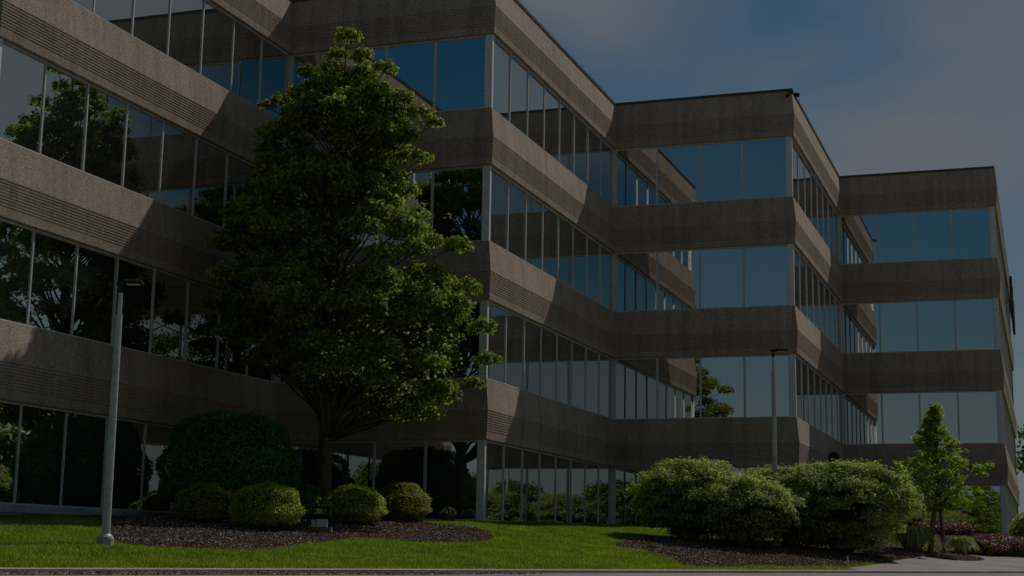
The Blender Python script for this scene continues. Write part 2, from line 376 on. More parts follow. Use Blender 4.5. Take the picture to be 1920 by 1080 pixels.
def chips(polys, dens, name, label, size, zoff):
    allV = []
    for P in polys:
        xs = [p[0] for p in P]; ys = [p[1] for p in P]; n = int((max(xs)-min(xs))*(max(ys)-min(ys))*dens)
        X = rng.uniform(min(xs), max(xs), n); Y = rng.uniform(min(ys), max(ys), n); k = in_poly(P, X, Y) & outside(X, Y, .2); X = X[k]; Y = Y[k]
        Z = gzv(X, Y)+zoff+rng.uniform(0, .03, len(X)); V, F = leaves_arrays(rng, np.stack([X, Y, Z], 1), np.tile([0, 0, 1.], (len(X), 1)), size, .55, .5); allV.append(V)
    V = np.concatenate(allV); me = np_mesh(name, V, np.arange(len(V)).reshape(-1, 4))
    tag(link(name, me, M['chip']), label, 'mulch', kind='stuff')
chips([BED1, BED2, RING, BED3], 420, 'mulch_chips', 'loose brown bark chips covering the planting beds', .05, .025)

def pebbles():
    n = 16000; S_ = rng.uniform(-24, -9.0, n); N_ = 10.19+rng.random(n)*.95; k = (N_ < 11.05) | (rng.random(n) < .5); k &= (S_ < -10.4) | (rng.random(n) < .35)
    S_ = S_[k]; N_ = N_[k]; X = OC[0]+S_*ES[0]+N_*EN[0]; Y = OC[1]+S_*ES[1]+N_*EN[1]
    Z = np.array([zroad(a, b_) for a, b_ in zip(S_, N_)])+.016
    V, F = leaves_arrays(rng, np.stack([X, Y, Z], 1), np.tile([0, 0, 1.], (len(X), 1)), .034, .5, .8)
    tag(link('loose_gravel', np_mesh('loose_gravel', V, F), M['pebble']), 'loose brown stones lying in the gutter at lower left', 'gravel', kind='stuff')
pebbles()

# ------------------------------------------------------------------ building
H = 3.81; S = 1.65; GH = 2.17
bld = empty('office_building', (0, -12.88, 0))
tag(bld, 'four storey tan concrete office building with a stepped front and bands of mirror glass', 'building')
def bchild(o): o.parent = bld; o.matrix_parent_inverse = bld.matrix_world.inverted(); return o
BINV = Matrix.Translation((0, 12.88, 0))
def adopt(o): o.parent = bld; o.matrix_parent_inverse = BINV; return o
def profile():
    p = [(-.12, S), (.012, S), (.012, S-.02), (.115, .80)]
    # ribs from z=.78 to .17
    nr = 9; zt, zb_ = .78, .17
    def off(z): return .115-(.115-.07)*(.80-z)/.80
    for i in range(nr):
        z = zt-(zt-zb_)*i/nr; d = (zt-zb_)/nr
        p += [(off(z), z), (off(z)-.016, z-.006), (off(z)-.016, z-.024), (off(z-.030), z-.030)]
    p += [(off(.01)+.0, .012), (.062, 0), (-.12, 0)]
    return p
PROF = profile()
def face_frame(P, Q):
    P = Vector((*P, 0)); Q = Vector((*Q, 0)); d = (Q-P).normalized(); n = Vector((d.y, -d.x, 0))
    return P, Q, d, n, (Q-P).length
def extrude(P, Q, e0, e1, prof, z0, name, m_, cap=True):
    """e0/e1: +1 convex corner, -1 inner corner, 0 straight end"""
    P, Q, d, n, L = face_frame(P, Q); b = MB(); k = len(prof)
    for base, sg_, e in ((P, -1, e0), (Q, 1, e1)):
        for o_, z in prof: b.v.append(tuple(base+n*o_+d*(sg_*e*o_)+Vector((0, 0, z0+z))))
    for j in range(k-1): b.f.append((j, j+1, k+j+1, k+j)); b.mi.append(0)
    b.f.append(tuple(range(k))[::-1]); b.mi.append(0); b.f.append(tuple(range(k, 2*k))); b.mi.append(0)
    return adopt(b.build(name, m_))
faces = []   # P, Q, corner type start, end, type, bays
types = ['B', 'A', 'B', 'A', 'B', 'A', 'B', 'A']
for i in range(8):
    faces.append((CH[i], CH[i+1], types[i]))
# the window proto meshes per bay width
def win_meshes(wd, key):
    hgt = H-S; hw = .034 if key == 'B' else .021
    f = MB()
    f.box(-hw, hw, -.03, .006, 0, hgt)                    # mullion
    f.box(hw, wd-hw, -.04, .02, hgt-.055, hgt-.001)       # head
    f.box(hw, wd-hw, -.04, .012, .001, .04)               # sill rail
    return f.mesh('window')
pane_cache = {}
def pane_mesh(wd):
    hgt = H-S; vs = []; fs = []
    return [(0, 0, 0), (wd, 0, 0), (wd, 0, hgt), (0, 0, hgt)], [(0, 1, 2, 3)]
REC = -.07
random.seed(3)
rest_f = MB(); rest_p = MB()
for fi, (P, Q, ty) in enumerate(faces):
    Pv, Qv, d, n, L = face_frame(P, Q)
    e0, e1 = (-1, 1) if ty == 'B' else (1, -1)
    if fi == 0: e0 = 0
    if fi == 7: e1 = 0
    nb = 4 if ty == 'B' else (16 if L > 20 else 8)
    m0, m1 = (.03, .22) if ty == 'B' else (.10, .03)
    wd = (L-m0-m1)/nb
    rz = math.atan2(d.y, d.x)
    fm = win_meshes(wd, ty); pm = bpy.data.meshes.new('pane'); v_, f_ = pane_mesh(wd); pm.from_pydata(v_, [], f_); pm.update()
    fm.materials.append(M['alu']); pm.materials.append(M['glass'])
    for k in range(4):
        zt = GH+H*k
        prof = PROF if k < 3 else [(o_, z+.01 if z > 1.5 else z) for o_, z in PROF]
        o = extrude(P, Q, e0, e1, prof, zt, 'spandrel', M['conc'])
        if k == 3:
            extrude(P, Q, e0, e1, [(-.3, S+.055), (.045, S+.055), (.045, S-.035), (.014, S-.035)][::1], zt+.012, 'parapet_cap', M['dark'])
        z0 = zt-(H-S)
        for b in range(nb):
            org = Pv+d*(m0+b*wd)+n*REC+Vector((0, 0, z0))
            indiv = (fi in (1, 2, 4, 6)) or (fi == 3 and b < 5)
            tz, tx = random.gauss(0, R(.10)), random.gauss(0, R(.07))
            if indiv:
                fo = bpy.data.objects.new('window', fm); COL.objects.link(fo); fo.location = org; fo.rotation_euler = (0, 0, rz); adopt(fo)
                po = bpy.data.objects.new('pane', pm); COL.objects.link(po); po.parent = fo; po.rotation_euler = (tx, 0, tz)
            else:
                mt = Matrix.Translation(org) @ Matrix.Rotation(rz, 4, 'Z')
                for fc in fm.polygons: rest_f.add([mt @ fm.vertices[i].co for i in fc.vertices], [(0, 1, 2, 3)])
                mt2 = mt @ Matrix.Rotation(tz, 4, 'Z') @ Matrix.Rotation(tx, 4, 'X')
                rest_p.add([mt2 @ Vector(c) for c in v_], f_)
    # plinth ledge under glass
    extrude(P, Q, e0, e1, [(-.12, 0.0), (.10, 0.0), (.10, -.16), (.06, -.165), (.06, -.6)] if fi in (0, 1) else [(-.12, 0.0), (.02, 0.0), (.02, -.6)], 0.008, 'plinth', M['plinth'])
so = adopt(rest_f.build('window_frame', M['alu'])); so['kind'] = 'stuff'
so2 = adopt(rest_p.build('window_panes', M['glass'])); so2['kind'] = 'stuff'
# corner posts
for i in range(1, 8):
    cx, cy = CH[i]
    for k in range(4):
        z0 = 0 if k == 0 else GH+H*k-(H-S); z1 = GH+H*k
        b = MB()
        if i % 2 == 1:      # outer corner
            b.box(cx-.21, cx-.002, cy+.0, cy+.10, z0+.001, z1-.001, mat=None)
            b.box(cx-.05, cx-.0021, cy+.10, cy+.125, z0+.001, z1-.001)
            b.box(cx-.238, cx-.21, cy+.03, cy+.09, z0+.001, z1-.001)
        else:               # inner corner
            b.box(cx-.10, cx-.015, cy+.015, cy+.1, z0+.001, z1-.001)
        adopt(b.build('corner_post', M['post']))
# vertical sealed joints on bands (thin recessed-looking strips)
# roof and rear walls
def flat_poly(name, P, z, m_):
    b = MB(); b.add([(x, y, z) for x, y in P], [tuple(range(len(P)))]); return adopt(b.build(name, m_))
inner = [(-2*BL+.1, -25.6), (-BL-.2, -25.6), (-BL-.2, -12.7), (-.2, -12.7), (-.2, .2), (6.17, .2), (6.17, 13.1), (12.5, 13.1), (12.5, 38.7), (-2*BL+.1, 38.7)]
flat_poly('roof', inner, 15.1, M['roof'])
b = MB(); b.box(-2*BL, 12.69, 38.87, 39.1, -.2, 15.2); b.box(-2*BL-.25, -2*BL-.01, -25.9, 39.1, -.2, 15.2); adopt(b.build('rear_wall', M['conc']))
# roof corner floodlight at the C3 corner
b = MB(); b.box(6.30, 6.46, -.12, -.01, 15.12, 15.17); b.box(6.46, 6.66, -.03, .09, 15.02, 15.14); b.tube([(6.42, .02, 15.28), (6.42, .02, 15.12)], [.02, .02], 6)
b.box(6.20, 6.30, -.13, -.03, 15.0, 15.09)
adopt(b.build('security_light', M['black']))
# exterior wall light on the lowest band of the second recessed face
b = MB(); b.box(6.58, 6.76, 7.0, 8.0, 2.78, 3.12); b.box(6.50, 6.60, 7.1, 7.9, 2.85, 3.05); b.box(6.76, 6.79, 7.08, 7.92, 2.82, 3.08)
adopt(b.build('wall_light', M['black']))
# thick channel sign seen edge-on on the far face
b = MB()
for (y0, y1, z0, z1, o_) in ((29.0, 29.5, 12.4, 14.4, .26), (30.0, 30.4, 12.2, 14.6, .3), (31.0, 31.5, 12.2, 14.2, .3), (32.2, 32.6, 12.2, 14.4, .3), (33.2, 33.7, 11.9, 14.2, .28), (34.4, 34.8, 11.9, 14.0, .3)):
    b.box(12.88, 12.70+o_, y0, y1, z0-.6, z1-.9)
b.box(12.80, 12.88, 29.0, 34.8, 12.2, 12.3)
adopt(b.build('wall_sign', M['black']))

# ------------------------------------------------------------------ trees and shrubs
def clump_leaves(rng, centers, radii, n_per, size, squash=.75, shell=.35, spread=.8):
    Ps = []; Ns = []
    for c, r, k in zip(centers, radii, n_per):
        v = unit(rng.normal(0, 1, (k, 3))); v[:, 2] = np.where(v[:, 2] < -.35, -v[:, 2]*.6, v[:, 2])
        rr = r*(1-shell*rng.random((k, 1))**1.6)
        rr *= 1+.32*np.sin(v[:, :1]*7+c[0]*5)*np.cos(v[:, 1:2]*6+c[1]*3)
        p = np.array(c)+v*rr*np.array([1, 1, squash]); Ps.append(p); Ns.append(v+np.array([0, 0, .55]))
    return np.concatenate(Ps), np.concatenate(Ns)
def branch(b, p0, p1, r0, r1, rng, seg=7, sag=.0, n=6, wob=.08):
    p0 = Vector(p0); p1 = Vector(p1); L = (p1-p0).length; pts = []; rd = []
    for i in range(n+1):
        t = i/n; p = p0.lerp(p1, t); p += Vector((rng.normal(0, wob), rng.normal(0, wob), rng.normal(0, wob*.5)))*L*.2*math.sin(math.pi*t)
        p.z += sag*math.sin(math.pi*t)*L; pts.append(p); rd.append(r0+(r1-r0)*t)
    b.tube(pts, rd, seg)

def maple():
    rg = np.random.default_rng(21); bx, by = -2.5, -17.4; z0 = gz(bx, by)
    t = empty('maple_tree', (bx, by, z0)); tag(t, 'tall full maple tree in front of the stepped facade, rising above the roofline', 'tree')
    tr = MB()
    ax = [(0, 0, -.15), (.01, 0, .25), (.0, 0, 1.6), (-.04, .02, 3.2), (.02, .0, 5.0), (.05, -.02, 7.6), (.1, 0, 10.0), (.16, 0, 12.0)]
    tr.tube(ax, [.26, .185, .165, .15, .12, .085, .045, .015], 12)
    # centre offset along the picture's right direction per height, and half width per height
    rt = np.array([.943, .33]); fw = np.array([-.33, .94])
    prof = [(2.2, 1.8, .6), (2.8, 1.75, 1.9), (3.4, 1.2, 2.75), (4.26, .65, 3.05), (5.1, .4, 3.05), (6.36, .25, 2.8), (7.3, .1, 2.3), (8.2, .05, 2.0), (9.1, .3, 1.85), (9.83, .2, 1.5), (10.3, .25, 1.1), (10.7, .3, .95), (11.1, .3, .6), (11.5, .2, .3)]
    prof = [(-.8+(a_+.8)*1.074, b_*1.074-.26, c_*1.10) for a_, b_, c_ in prof]
    def at(z):
        for a, b_ in zip(prof, prof[1:]):
            if a[0] <= z <= b_[0]:
                q = (z-a[0])/(b_[0]-a[0]); return a[1]+(b_[1]-a[1])*q, a[2]+(b_[2]-a[2])*q
        return prof[-1][1:] if z > 5 else prof[0][1:]
    cs = []; rs = []; nps = []; br = []
    tries = 0
    while len(cs) < 160 and tries < 12000:
        tries += 1
        z = rg.uniform(2.5, 10.6); c, hw = at(z); hw *= 1+.14*math.sin(z*5.1)*math.cos(z*2.3+1); a = rg.uniform(0, 2*np.pi); q = rg.uniform(.42, 1.05)**.55
        r = rg.uniform(.32, .66)*(1 if z < 9.2 else .78)*(1 if z < 11.3 else .7)
        R_ = max(hw-r*.8, 0.03)*q; dp = .82
        px = rt*(c+R_*math.cos(a))+fw*(R_*math.sin(a)*dp)
        p = (px[0], px[1], z)
        dpt = R_*math.sin(a)*dp; rgt = c+R_*math.cos(a)
        if z < 6.8 and rgt > .9 and dpt > .25: continue
        if by+p[1]+r*1.1 > -13.35: continue
        if bx+p[0]-r*1.1 < -6.05: continue
        if any((p[0]-o[0])**2+(p[1]-o[1])**2+((p[2]-o[2])*1.3)**2 < (.64*(r+r2))**2 for o, r2 in zip(cs, rs)): continue
        cs.append(p); rs.append(r); nps.append(int(680*(r/.5)**2)); br.append(p)
    for e in ((.55, 1.6, 10.9), ):
        pass
    for ix, iy, r in ((520,700,.4),(565,722,.36),(600,700,.4),(650,728,.36),(690,758,.3),(615,665,.4),(560,655,.42),(680,690,.42),(735,735,.36),(520,205,.38),(545,140,.28),(478,330,.36),(500,380,.4),(468,425,.38),(455,500,.4),(440,650,.34),(470,690,.3),(620,62,.34),(600,85,.3),(648,92,.34),(588,118,.4),(650,125,.45),(692,122,.33),(560,152,.38),(528,178,.33),(492,176,.3),(468,190,.24),(602,160,.5),(680,175,.48),(725,190,.38),(760,206,.33),(792,220,.26),(560,222,.45),(505,240,.36),(478,285,.36),(458,335,.3),(740,255,.4),(765,300,.3),(620,230,.5),(690,240,.5),
                      (430,432,.36),(402,455,.26),(410,640,.28),(430,600,.4),(422,550,.36),(448,385,.35),(838,470,.4),(858,540,.4),(888,622,.38),(902,682,.33),(878,722,.3),(742,772,.32),(772,758,.28),(700,745,.38),(810,735,.35),(540,300,.45),(480,480,.45),(500,660,.4)):
        a = rg.uniform(-.9, .3); ox = (ix-605)/75.2; cs.append((rt[0]*ox+fw[0]*a, rt[1]*ox+fw[1]*a*.8, -.8+(1029-iy)/75.2-z0)); rs.append(r); nps.append(int(680*(r/.5)**2)+60); br.append(cs[-1])
    P, Nn = clump_leaves(rg, cs, rs, nps, .1, .7, .45)
    # sparse interior leaves
    k = 6000; Z = rg.uniform(3.2, 11.4, k); A = rg.uniform(0, 2*np.pi, k); Q = np.sqrt(rg.random(k))*.8
    cc = np.array([at(z) for z in Z]); X = rt[0]*(cc[:, 0]+cc[:, 1]*Q*np.cos(A))+fw[0]*cc[:, 1]*Q*np.sin(A)*.8; Y = rt[1]*(cc[:, 0]+cc[:, 1]*Q*np.cos(A))+fw[1]*cc[:, 1]*Q*np.sin(A)*.8
    P = np.concatenate([P, np.stack([X, Y, Z], 1)]); Nn = np.concatenate([Nn, np.tile([0, 0, 1.], (k, 1))])
    ok = (P[:, 1]+by < -13.2) & (P[:, 0]+bx > -6.15); P = P[ok]; Nn = Nn[ok]
    V, F = leaves_arrays(rg, P, Nn, .100, .6, .85); link('foliage', np_mesh('foliage', V, F), M['maple'], t)
    for p in br:
        zz = max(1.9, p[2]-rg.uniform(.6, 1.5)-.35*math.hypot(p[0], p[1])); zz = min(zz, 11.4)
        i = max(j for j in range(len(ax)) if ax[j][2] <= zz); q = (zz-ax[i][2])/(ax[min(i+1, len(ax)-1)][2]-ax[i][2]+1e-6); st = Vector(ax[i]).lerp(Vector(ax[min(i+1, len(ax)-1)]), min(q, 1))
        branch(tr, st, p, .045*(1.2-zz/12), .012, rg, 5, .04, 5, .12)
    tr.build('trunk', M['bark'], t, True)
maple()

def dome_shrub(name, x, y, rx, ry, h, m_, label, n, size, seed, group=None, cat='shrub', bulge=.62, lump=.05):
    rg = np.random.default_rng(seed); z0 = gz(x, y)
    t = empty(name, (x, y, z0)); tag(t, label, cat, group)
    v = unit(rg.normal(0, 1, (n, 3))); zc_ = h*(1-bulge)*.98; hz = h-zc_
    v[:, 2] = np.where(v[:, 2] < 0, v[:, 2]*1.0, v[:, 2])
    lum = 1+lump*np.sin(v[:, 0]*9+seed)*np.sin(v[:, 1]*8+seed*2)+lump*np.sin(v[:, 2]*11+seed)+lump*.7*rg.normal(0, 1, n)*.6
    sh = 1-.10*rg.random(n)**2
    sx = np.sign(v[:, :2])*np.abs(v[:, :2])**.9
    P = np.stack([sx[:, 0]*rx*lum*sh, sx[:, 1]*ry*lum*sh, zc_+v[:, 2]*np.where(v[:, 2] > 0, hz, zc_*.96)*lum*sh], 1)
    P[:, 2] = np.maximum(P[:, 2], .03)
    V, F = leaves_arrays(rg, P, v+np.array([0, 0, .35]), size, .55, .7)
    link('foliage', np_mesh('foliage', V, F), m_, t)
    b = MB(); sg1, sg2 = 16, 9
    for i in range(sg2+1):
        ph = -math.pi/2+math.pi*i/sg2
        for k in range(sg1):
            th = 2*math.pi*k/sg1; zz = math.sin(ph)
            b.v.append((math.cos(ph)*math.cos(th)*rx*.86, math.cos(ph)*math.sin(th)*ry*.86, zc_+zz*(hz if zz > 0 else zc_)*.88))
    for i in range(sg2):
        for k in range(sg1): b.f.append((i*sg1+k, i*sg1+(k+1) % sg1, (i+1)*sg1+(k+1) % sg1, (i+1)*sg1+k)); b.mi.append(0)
    for k in range(5):
        a = 2*math.pi*k/5+.3; b.tube([(math.cos(a)*.06, math.sin(a)*.06, -.1), (math.cos(a)*rx*.3, math.sin(a)*ry*.3, h*.5)], [.02, .01], 5)
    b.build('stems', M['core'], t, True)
    return t
G1 = 'clipped round shrubs in the mulch bed'
dome_shrub('round_shrub', -1.50, -22.1, .76, .74, 1.02, M['boxw'], 'bright green clipped round shrub, frontmost of the five and beside the light fixture', 15000, .042, 1, G1)
dome_shrub('round_shrub', -3.15, -21.87, .65, .65, .86, M['boxd'], 'dull olive clipped round shrub, leftmost of the five, nearest the lamp post', 9000, .042, 2, G1)
dome_shrub('round_shrub', -1.35, -18.1, .76, .72, .92, M['boxw'], 'green clipped round shrub immediately right of the maple trunk', 13000, .042, 3, G1)
dome_shrub('round_shrub', -1.25, -15.5, .72, .70, .95, M['boxd'], 'olive clipped round shrub with bronze tips, rightmost of the five', 11000, .042, 4, G1)
dome_shrub('round_shrub', -2.62, -18.3, .52, .5, .86, M['big'], 'dark green round shrub behind the frontmost bright one, left of the maple trunk', 8000, .042, 5, G1)
dome_shrub('large_round_shrub', -4.35, -18.85, 1.66, 1.55, 2.6, M['big'], 'large dark green rounded shrub against the ground floor windows left of the maple', 42000, .065, 6, None, 'shrub', .6, .04)

def loose_shrub(x, y, rx, ry, h, label, seed, n=60, zlow=.2, m_='burn'):
    rg = np.random.default_rng(seed); z0 = gz(x, y); t = empty('loose_shrub', (x, y, z0)); tag(t, label, 'shrub', 'loose spreading shrubs in the right bed')
    cs = []; rs = []; tries = 0
    while len(cs) < n and tries < 4000:
        tries += 1; v = rg.normal(0, 1, 3); v /= np.linalg.norm(v); v[2] = abs(v[2]) if rg.random() < .6 else v[2]
        r = rg.uniform(.24, .44); q = rg.uniform(.8, 1.05); zz = zlow+.15+(h-zlow-.15)*(.42+.55*v[2]*q)
        taper = .80+.20*min(1, max(0, (zz-zlow)/(.35*h)))
        p = (v[0]*(rx-r*.7)*q*taper*1.05, v[1]*(ry-r*.7)*q*taper*1.05, min(zz, h-r*.55))
        if any(sum((p[i]-o[i])**2 for i in range(3)) < (.45*(r+r2))**2 for o, r2 in zip(cs, rs)): continue
        cs.append(p); rs.append(r)
    P, Nn = clump_leaves(rg, cs, rs, [int(520*(r/.32)**2) for r in rs], .06, .72, .5)
    V, F = leaves_arrays(rg, P, Nn+np.array([0, 0, .3]), .075, .5, .6); link('foliage', np_mesh('foliage', V, F), M[m_], t)
    b = MB()
    for k in range(16):
        a = rg.uniform(0, 2*math.pi); q = rg.uniform(.3, .75); r0 = rg.uniform(.05, .22)
        branch(b, (math.cos(a)*r0, math.sin(a)*r0, -.1), (math.cos(a)*rx*q, math.sin(a)*ry*q, h*rg.uniform(.5, .75)), rg.uniform(.02, .035), .01, rg, 5, .03, 5, .15)
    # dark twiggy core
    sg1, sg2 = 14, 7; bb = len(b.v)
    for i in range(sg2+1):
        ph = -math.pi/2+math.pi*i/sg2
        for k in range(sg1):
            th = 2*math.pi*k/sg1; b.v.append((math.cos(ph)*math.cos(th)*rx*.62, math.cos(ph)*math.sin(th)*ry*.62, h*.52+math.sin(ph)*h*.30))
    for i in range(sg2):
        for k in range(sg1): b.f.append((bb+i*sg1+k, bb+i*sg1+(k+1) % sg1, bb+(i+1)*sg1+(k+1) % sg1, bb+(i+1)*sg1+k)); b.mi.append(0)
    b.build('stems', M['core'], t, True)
loose_shrub(5.2, -11.2, 1.5, 1.4, 2.1, 'loose green shrub with bare stems, leftmost in the right bed', 31, 110)
loose_shrub(6.70, -11.9, 1.50, 1.35, 1.82, 'lower rounded loose shrub in front, second from left in the right bed', 32, 100)
loose_shrub(7.6, -8.9, 1.75, 1.6, 2.2, 'loose shrub set back behind the lower front one in the right bed', 33, 110)
loose_shrub(9.0, -9.4, 1.95, 1.8, 2.42, 'broadest pale leaved loose shrub, nearest the young tree', 34, 170)

def young_tree():
    rg = np.random.default_rng(5); x, y = 11.2, -4.6; z0 = gz(x, y)
    t = empty('young_tree', (x, y, z0)); tag(t, 'young bright green tree with forked slim trunk in a mulch ring by the paving', 'tree')
    b = MB(); rt = Vector((.943, .33, 0))
    b.tube([(-.28, -.2, -.1), (-.26, -.18, .1), (-.18, -.1, .9), (-.02, 0, 1.7), (.0, 0, 2.8), (.02, 0, 3.9), (.0, 0, 4.35)], [.12, .085, .07, .06, .045, .02, .008], 8)
    b.tube([(.12, .25, -.1), (.10, .22, .1), (.06, .15, .9), (.0, .02, 1.7)], [.10, .065, .055, .05], 8)
    cs = []; rs = []
    prof = [(1.25, 0, .65), (1.6, .0, 1.0), (2.1, .15, 1.08), (2.6, .1, .95), (3.0, .0, .72), (3.5, -.1, .42), (3.95, -.1, .26), (4.4, -.0, .1)]
    def at(z):
        for a, c_ in zip(prof, prof[1:]):
            if a[0] <= z <= c_[0]:
                q = (z-a[0])/(c_[0]-a[0]); return a[1]+(c_[1]-a[1])*q, a[2]+(c_[2]-a[2])*q
        return 0, .1
    for i in range(290):
        z = 1.3+3.1*rg.random()**1.35; c, hw = at(z); a = rg.uniform(0, 2*math.pi); r = rg.uniform(.08, .20); q = rg.uniform(.3, 1.18)
        cs.append((.943*(c+hw*q*math.cos(a))-.33*hw*q*math.sin(a)*.9, .33*(c+hw*q*math.cos(a))+.94*hw*q*math.sin(a)*.9, z+.25*q*hw-.1)); rs.append(r)
    for k in range(5): cs.append((1.0+.12*k*.943, .33+.04*k, 2.35+.07*k)); rs.append(.16)
    for k in range(4): cs.append((-.85-.1*k, -.3-.03*k, 2.3+.1*k)); rs.append(.14)
    P, Nn = clump_leaves(rg, cs, rs, [int(58*(r/.17)**2) for r in rs], .06, .9, .8)
    V, F = leaves_arrays(rg, P, Nn, .085, .7, .65); link('foliage', np_mesh('foliage', V, F), M['young'], t)
    for c in cs[::3]: branch(b, (0, 0, max(1.5, c[2]-.7)), c, .018, .005, rg, 4, .02, 4, .1)
    b.build('trunk', M['barkl'], t, True)
young_tree()

def tuft(name, x, y, r, h, n, label, cat, m_, seed, flop=.6, wd=.012):
    rg = np.random.default_rng(seed); z0 = gz(x, y); a = rg.uniform(0, 2*np.pi, n); r0 = r*.3*np.sqrt(rg.random(n)); r1 = r0+r*flop*rg.random(n)*1.2; hh = h*rg.uniform(.55, 1.05, n)
    c, s_ = np.cos(a), np.sin(a); Vs = []
    px, py = -s_*wd, c*wd
    p0 = np.stack([c*r0, s_*r0, np.zeros(n)], 1); r1 = r0+r*rg.uniform(.3, 1.2, n); p1 = np.stack([c*(r0+(r1-r0)*.45), s_*(r0+(r1-r0)*.45), hh*.85], 1); p2 = np.stack([c*r1, s_*r1, hh*(1.05-.75*((r1-r0)/r)**1.5)], 1)
    e = np.stack([px, py, np.zeros(n)], 1)
    V = np.stack([p0-e, p0+e, p1+e, p1-e, p1-e, p1+e, p2+e*.2, p2-e*.2], 1).reshape(-1, 3)
    o = link(name, np_mesh(name, V, np.arange(8*n).reshape(-1, 4)), m_); o.location = (x, y, z0)
    return tag(o, label, cat)
tuft('ornamental_grass', 10.45, -4.8, .7, .85, 1100, 'pale arching ornamental grass clump left of the young tree trunk', 'grass clump', M['straw'], 4)
tuft('ornamental_grass', 11.75, -3.2, .45, .6, 500, 'smaller arching grass clump behind the young tree on its right', 'grass clump', M['straw'], 8)

def hedge(name, pts, rad, h, n, m_, label, seed, size=.07):
    rg = np.random.default_rng(seed); (x0, y0), (x1, y1) = pts; L = math.hypot(x1-x0, y1-y0); z0 = gz((x0+x1)/2, (y0+y1)/2)
    t = empty(name, ((x0+x1)/2, (y0+y1)/2, z0), math.atan2(y1-y0, x1-x0)); tag(t, label, 'hedge')
    u = rg.uniform(-L/2, L/2, n); a = rg.uniform(-.4, math.pi+.4, n); top = h*(.82+.13*np.sin(u*2.1)+.06*np.sin(u*5.3+1))
    rr = 1-.35*rg.random(n)**1.5
    P = np.stack([u, np.cos(a)*rad*rr, np.maximum(top*.45+np.sin(a)*top*.55*rr, .04)], 1); P += rg.normal(0, .03, P.shape)
    Nn = np.stack([np.zeros(n), np.cos(a), np.sin(a)+.4], 1)
    V, F = leaves_arrays(rg, P, Nn, size, .7, .55); link('foliage', np_mesh('foliage', V, F), m_, t)
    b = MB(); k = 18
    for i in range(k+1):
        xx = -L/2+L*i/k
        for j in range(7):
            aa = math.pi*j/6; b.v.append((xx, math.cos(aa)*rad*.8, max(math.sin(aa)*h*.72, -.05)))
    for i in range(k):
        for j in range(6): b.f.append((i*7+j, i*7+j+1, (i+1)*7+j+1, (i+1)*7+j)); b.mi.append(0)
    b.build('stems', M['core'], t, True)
hedge('red_hedge', ((11.9, -2.5), (19.0, 10.0)), .75, .64, 26000, M['red'], 'low dark red barberry hedge along the edge of the pale paving', 41)
hedge('red_hedge', ((9.6, 5.5), (11.2, 8.6)), .6, .5, 5000, M['red'], 'small red shrub row behind the young tree by the ground floor windows', 42)
dome_shrub('round_shrub', 13.8, 6.0, .9, .9, 1.25, M['straw'], 'yellow green shrub behind the red hedge at the right edge', 9000, .06, 43)
# small white flowering plant at the corner post
def flower():
    x, y = -.75, -13.55; t = empty('flowering_plant', (x, y, gz(x, y))); tag(t, 'small plant with white flowers at the foot of the grey corner post', 'plant')
    rg = np.random.default_rng(9); v = unit(rg.normal(0, 1, (500, 3))); P = v*.2*np.array([1, 1, .7])+np.array([0, 0, .16]); V, F = leaves_arrays(rg, P, v, .06, .6, .5); link('leaves', np_mesh('leaves', V, F), M['boxd'], t)
    k = 60; v = unit(rg.normal(0, 1, (k, 3))); v[:, 2] = abs(v[:, 2]); P = v*.22*np.array([1, 1, .8])+np.array([0, 0, .2]); V, F = leaves_arrays(rg, P, v, .06, .5, 1.); link('petals', np_mesh('petals', V, F), M['flower'], t)
flower()

# ------------------------------------------------------------------ lamp posts
def lamp_post(x, y, top, label, rz):
    z0 = gz(x, y); t = empty('lamp_post', (x, y, z0), rz); tag(t, label, 'lamp post', 'parking lot lamp posts'); h = top-z0
    b = MB(); b.tube([(0, 0, -.3), (0, 0, .10), (0, 0, .135), (0, 0, .155)], [.145, .145, .13, .10], 20); b.build('footing', M['base'], t)
    b = MB(); b.tube([(0, 0, .14), (0, 0, h-.60)], [.076, .057], 14); b.tube([(0, 0, h-.60), (0, 0, h-.595), (0, 0, h-.22)], [.060, .042, .038], 12); b.tube([(0, 0, .15), (0, 0, .18)], [.11, .085], 14)
    b.box(-.03, .03, -.082, -.070, .45, .6); b.build('pole', M['galv'], t, False)
    b = MB(); b.tube([(0, 0, h-.24), (0, 0, h-.06)], [.036, .036], 10); b.box(-.07, .05, -.04, .04, h-.08, h-.008)
    b.box(.05, .38, -.11, .11, h-.045, h-.005)
    for k in range(9): b.box(.065+k*.034, .073+k*.034, -.10, .10, h-.005, h+.02)
    b.box(.08, .36, -.09, .09, h-.06, h-.046)
    b.build('lamp_head', M['black'], t)
    b = MB(); b.box(.11, .33, -.07, .07, h-.067, h-.0605); b.build('lens', M['white'], t)
    return t
lamp_post(-1.06, -28.61, 3.80, 'tall grey lamp post with flat head, its concrete footing in view at the left', R(20))
lamp_post(7.24, -9.62, 4.84, 'farther grey lamp post rising behind the loose shrubs on the right', R(20))

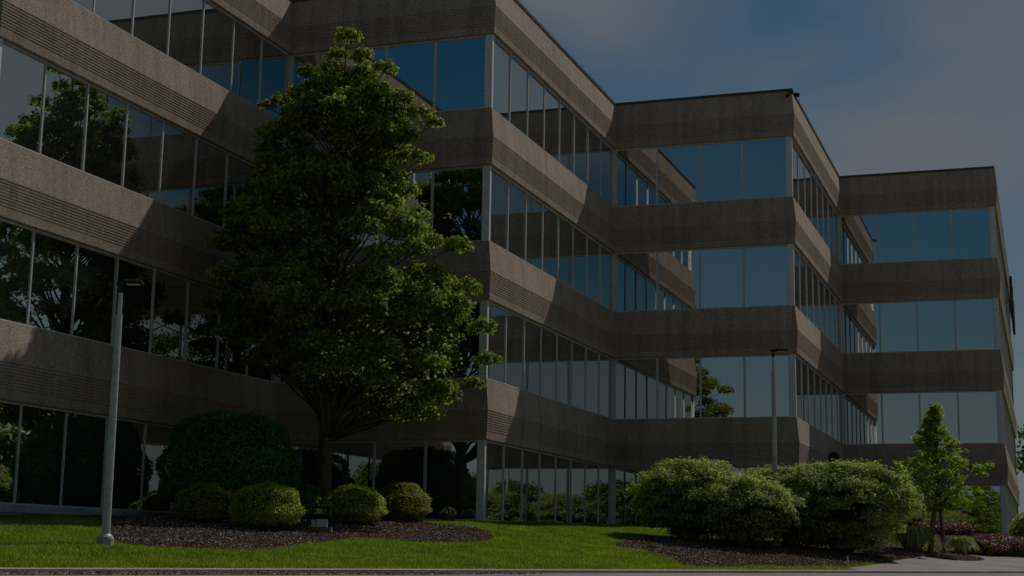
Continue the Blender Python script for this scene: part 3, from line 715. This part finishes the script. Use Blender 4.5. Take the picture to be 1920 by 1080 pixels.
# ------------------------------------------------------------------ ground light fixture
def fixture():
    x, y = -.54, -21.4; t = empty('garden_floodlight', (x, y, gz(x, y)+.03), R(20)); tag(t, 'small black floodlight on a bracket with a pale junction box, standing in the mulch', 'light fixture')
    b = MB(); b.box(-.20, .22, -.13, .13, -.02, .10); b.build('footing', mk_ground('brown_block', ((.16, .10, .07), (.26, .18, .13)), 6, 40), t)
    b = MB(); b.box(-.10, .12, -.10, .04, .102, .27); b.box(-.22, -.13, -.06, .04, .102, .25); b.build('junction_box', mk_metal('pale_box', (.5, .53, .55), .5, 0), t)
    b = MB(); b.box(-.20, .18, -.10, .12, .36, .52); b.box(-.25, .22, -.14, .14, .521, .545); b.box(-.22, -.2, -.02, .02, .26, .44); b.box(.18, .2, -.02, .02, .26, .44); b.box(-.22, .2, -.02, .02, .271, .29)
    for k in range(6): b.box(-.17+k*.062, -.16+k*.062, .12, .16, .38, .5)
    b.build('lamp_housing', M['black'], t)
    b = MB(); b.box(-.17, .15, -.108, -.101, .385, .5); b.build('lens', M['glass'], t)
fixture()
b = MB(); b.box(-.015, .015, -.015, .015, -.05, .2); b.box(-.02, .02, -.018, .018, .2, .22); o = b.build('marker_stake', M['white']); o.location = (9.66, -13.9, gz(9.66, -13.9)+.02); tag(o, 'short thin white stake at the edge of the shaded mulch bed', 'stake')

# ------------------------------------------------------------------ background trees
def far_tree(x, y, h, r, seed, label, n=110, ls=.26, name='background_tree', m_='far', cz=.58, cv=.42):
    rg = np.random.default_rng(seed); s, nn = sn(x, y); z0 = zroad(s, nn) if nn > 10.2 else gz(x, y)
    t = empty(name, (x, y, z0)); tag(t, label, 'tree', 'trees around the office grounds')
    cs = []; rs = []
    for i in range(n):
        v = rg.normal(0, 1, 3); v /= np.linalg.norm(v); q = rg.uniform(.45, 1); rr = rg.uniform(.16, .30)*r
        cs.append((v[0]*(r-rr*.6)*q, v[1]*(r-rr*.6)*q, h*cz+v[2]*q*(h*cv-rr*.5))); rs.append(rr)
    P, Nn = clump_leaves(rg, cs, rs, [110]*len(cs), .2, .75, .5)
    V, F = leaves_arrays(rg, P, Nn, ls, .6, .8); link('foliage', np_mesh('foliage', V, F), M[m_], t)
    b = MB(); b.tube([(0, 0, -.3), (0, 0, h*.35), (.1, 0, h*.75)], [r*.075, r*.055, r*.02], 8)
    for c in cs[::8]: branch(b, (0, 0, min(c[2]*.7, h*.5)), c, r*.02, .01, rg, 4)
    b.build('trunk', M['bark'], t, True)
spots = [(-34, -78, 9), (-25, -83, 7.5), (-17, -76, 8.2), (-9, -84, 9.2), (-1, -80, 7.6), (6, -86, 8.6), (13.5, -79, 8.0), (21, -84, 9.4), (30, -76, 8.4), (39, -70, 9), (47, -60, 8)]
labs = ['far left end', 'second from the left', 'third from the left', 'fourth from the left', 'fifth from the left', 'middle', 'fifth from the right', 'fourth from the right', 'third from the right', 'second from the right', 'far right end']
for i, ((x, y, h), l) in enumerate(zip(spots, labs)):
    far_tree(x, y, h, h*.44, 60+i, 'leafy tree across the road, %s of the row mirrored in the glass' % l, 90, .34)
for i, (x, y, h) in enumerate(((-13, -92, 8.5), (-3.5, -94, 9.5), (3, -90, 8.5), (9.5, -93, 9.3), (17, -91, 9.0), (26, -92, 9.5))):
    far_tree(x, y, h, h*.47, 90+i, 'broad tree in the rear row across the road, %s from the left' % ('first', 'second', 'third', 'fourth', 'fifth', 'sixth')[i], 90, .36)
for i, (x, y, h) in enumerate(((-5.5, -64, 6.4), (.2, -63, 6.0), (4.4, -65, 6.8), (8.6, -63, 6.2), (12.6, -66, 6.6))):
    far_tree(x, y, h, 2.7, 110+i, 'low branched bushy tree in the island behind the viewer, %s of five' % ('first', 'second', 'third', 'fourth', 'fifth')[i], 100, .26, cz=.48, cv=.5)
far_tree(16.6, 47.5, 9.5, 4.2, 80, 'dark tree beyond the far end of the office building at the right edge', 120, .3)
far_tree(22.5, 40.0, 8.0, 3.6, 81, 'lower tree beside the far end of the building, right of the dark one', 90, .3)
far_tree(30.0, 22.0, 7.5, 3.4, 82, 'tree beyond the paving mirrored in the side glass', 90, .3)
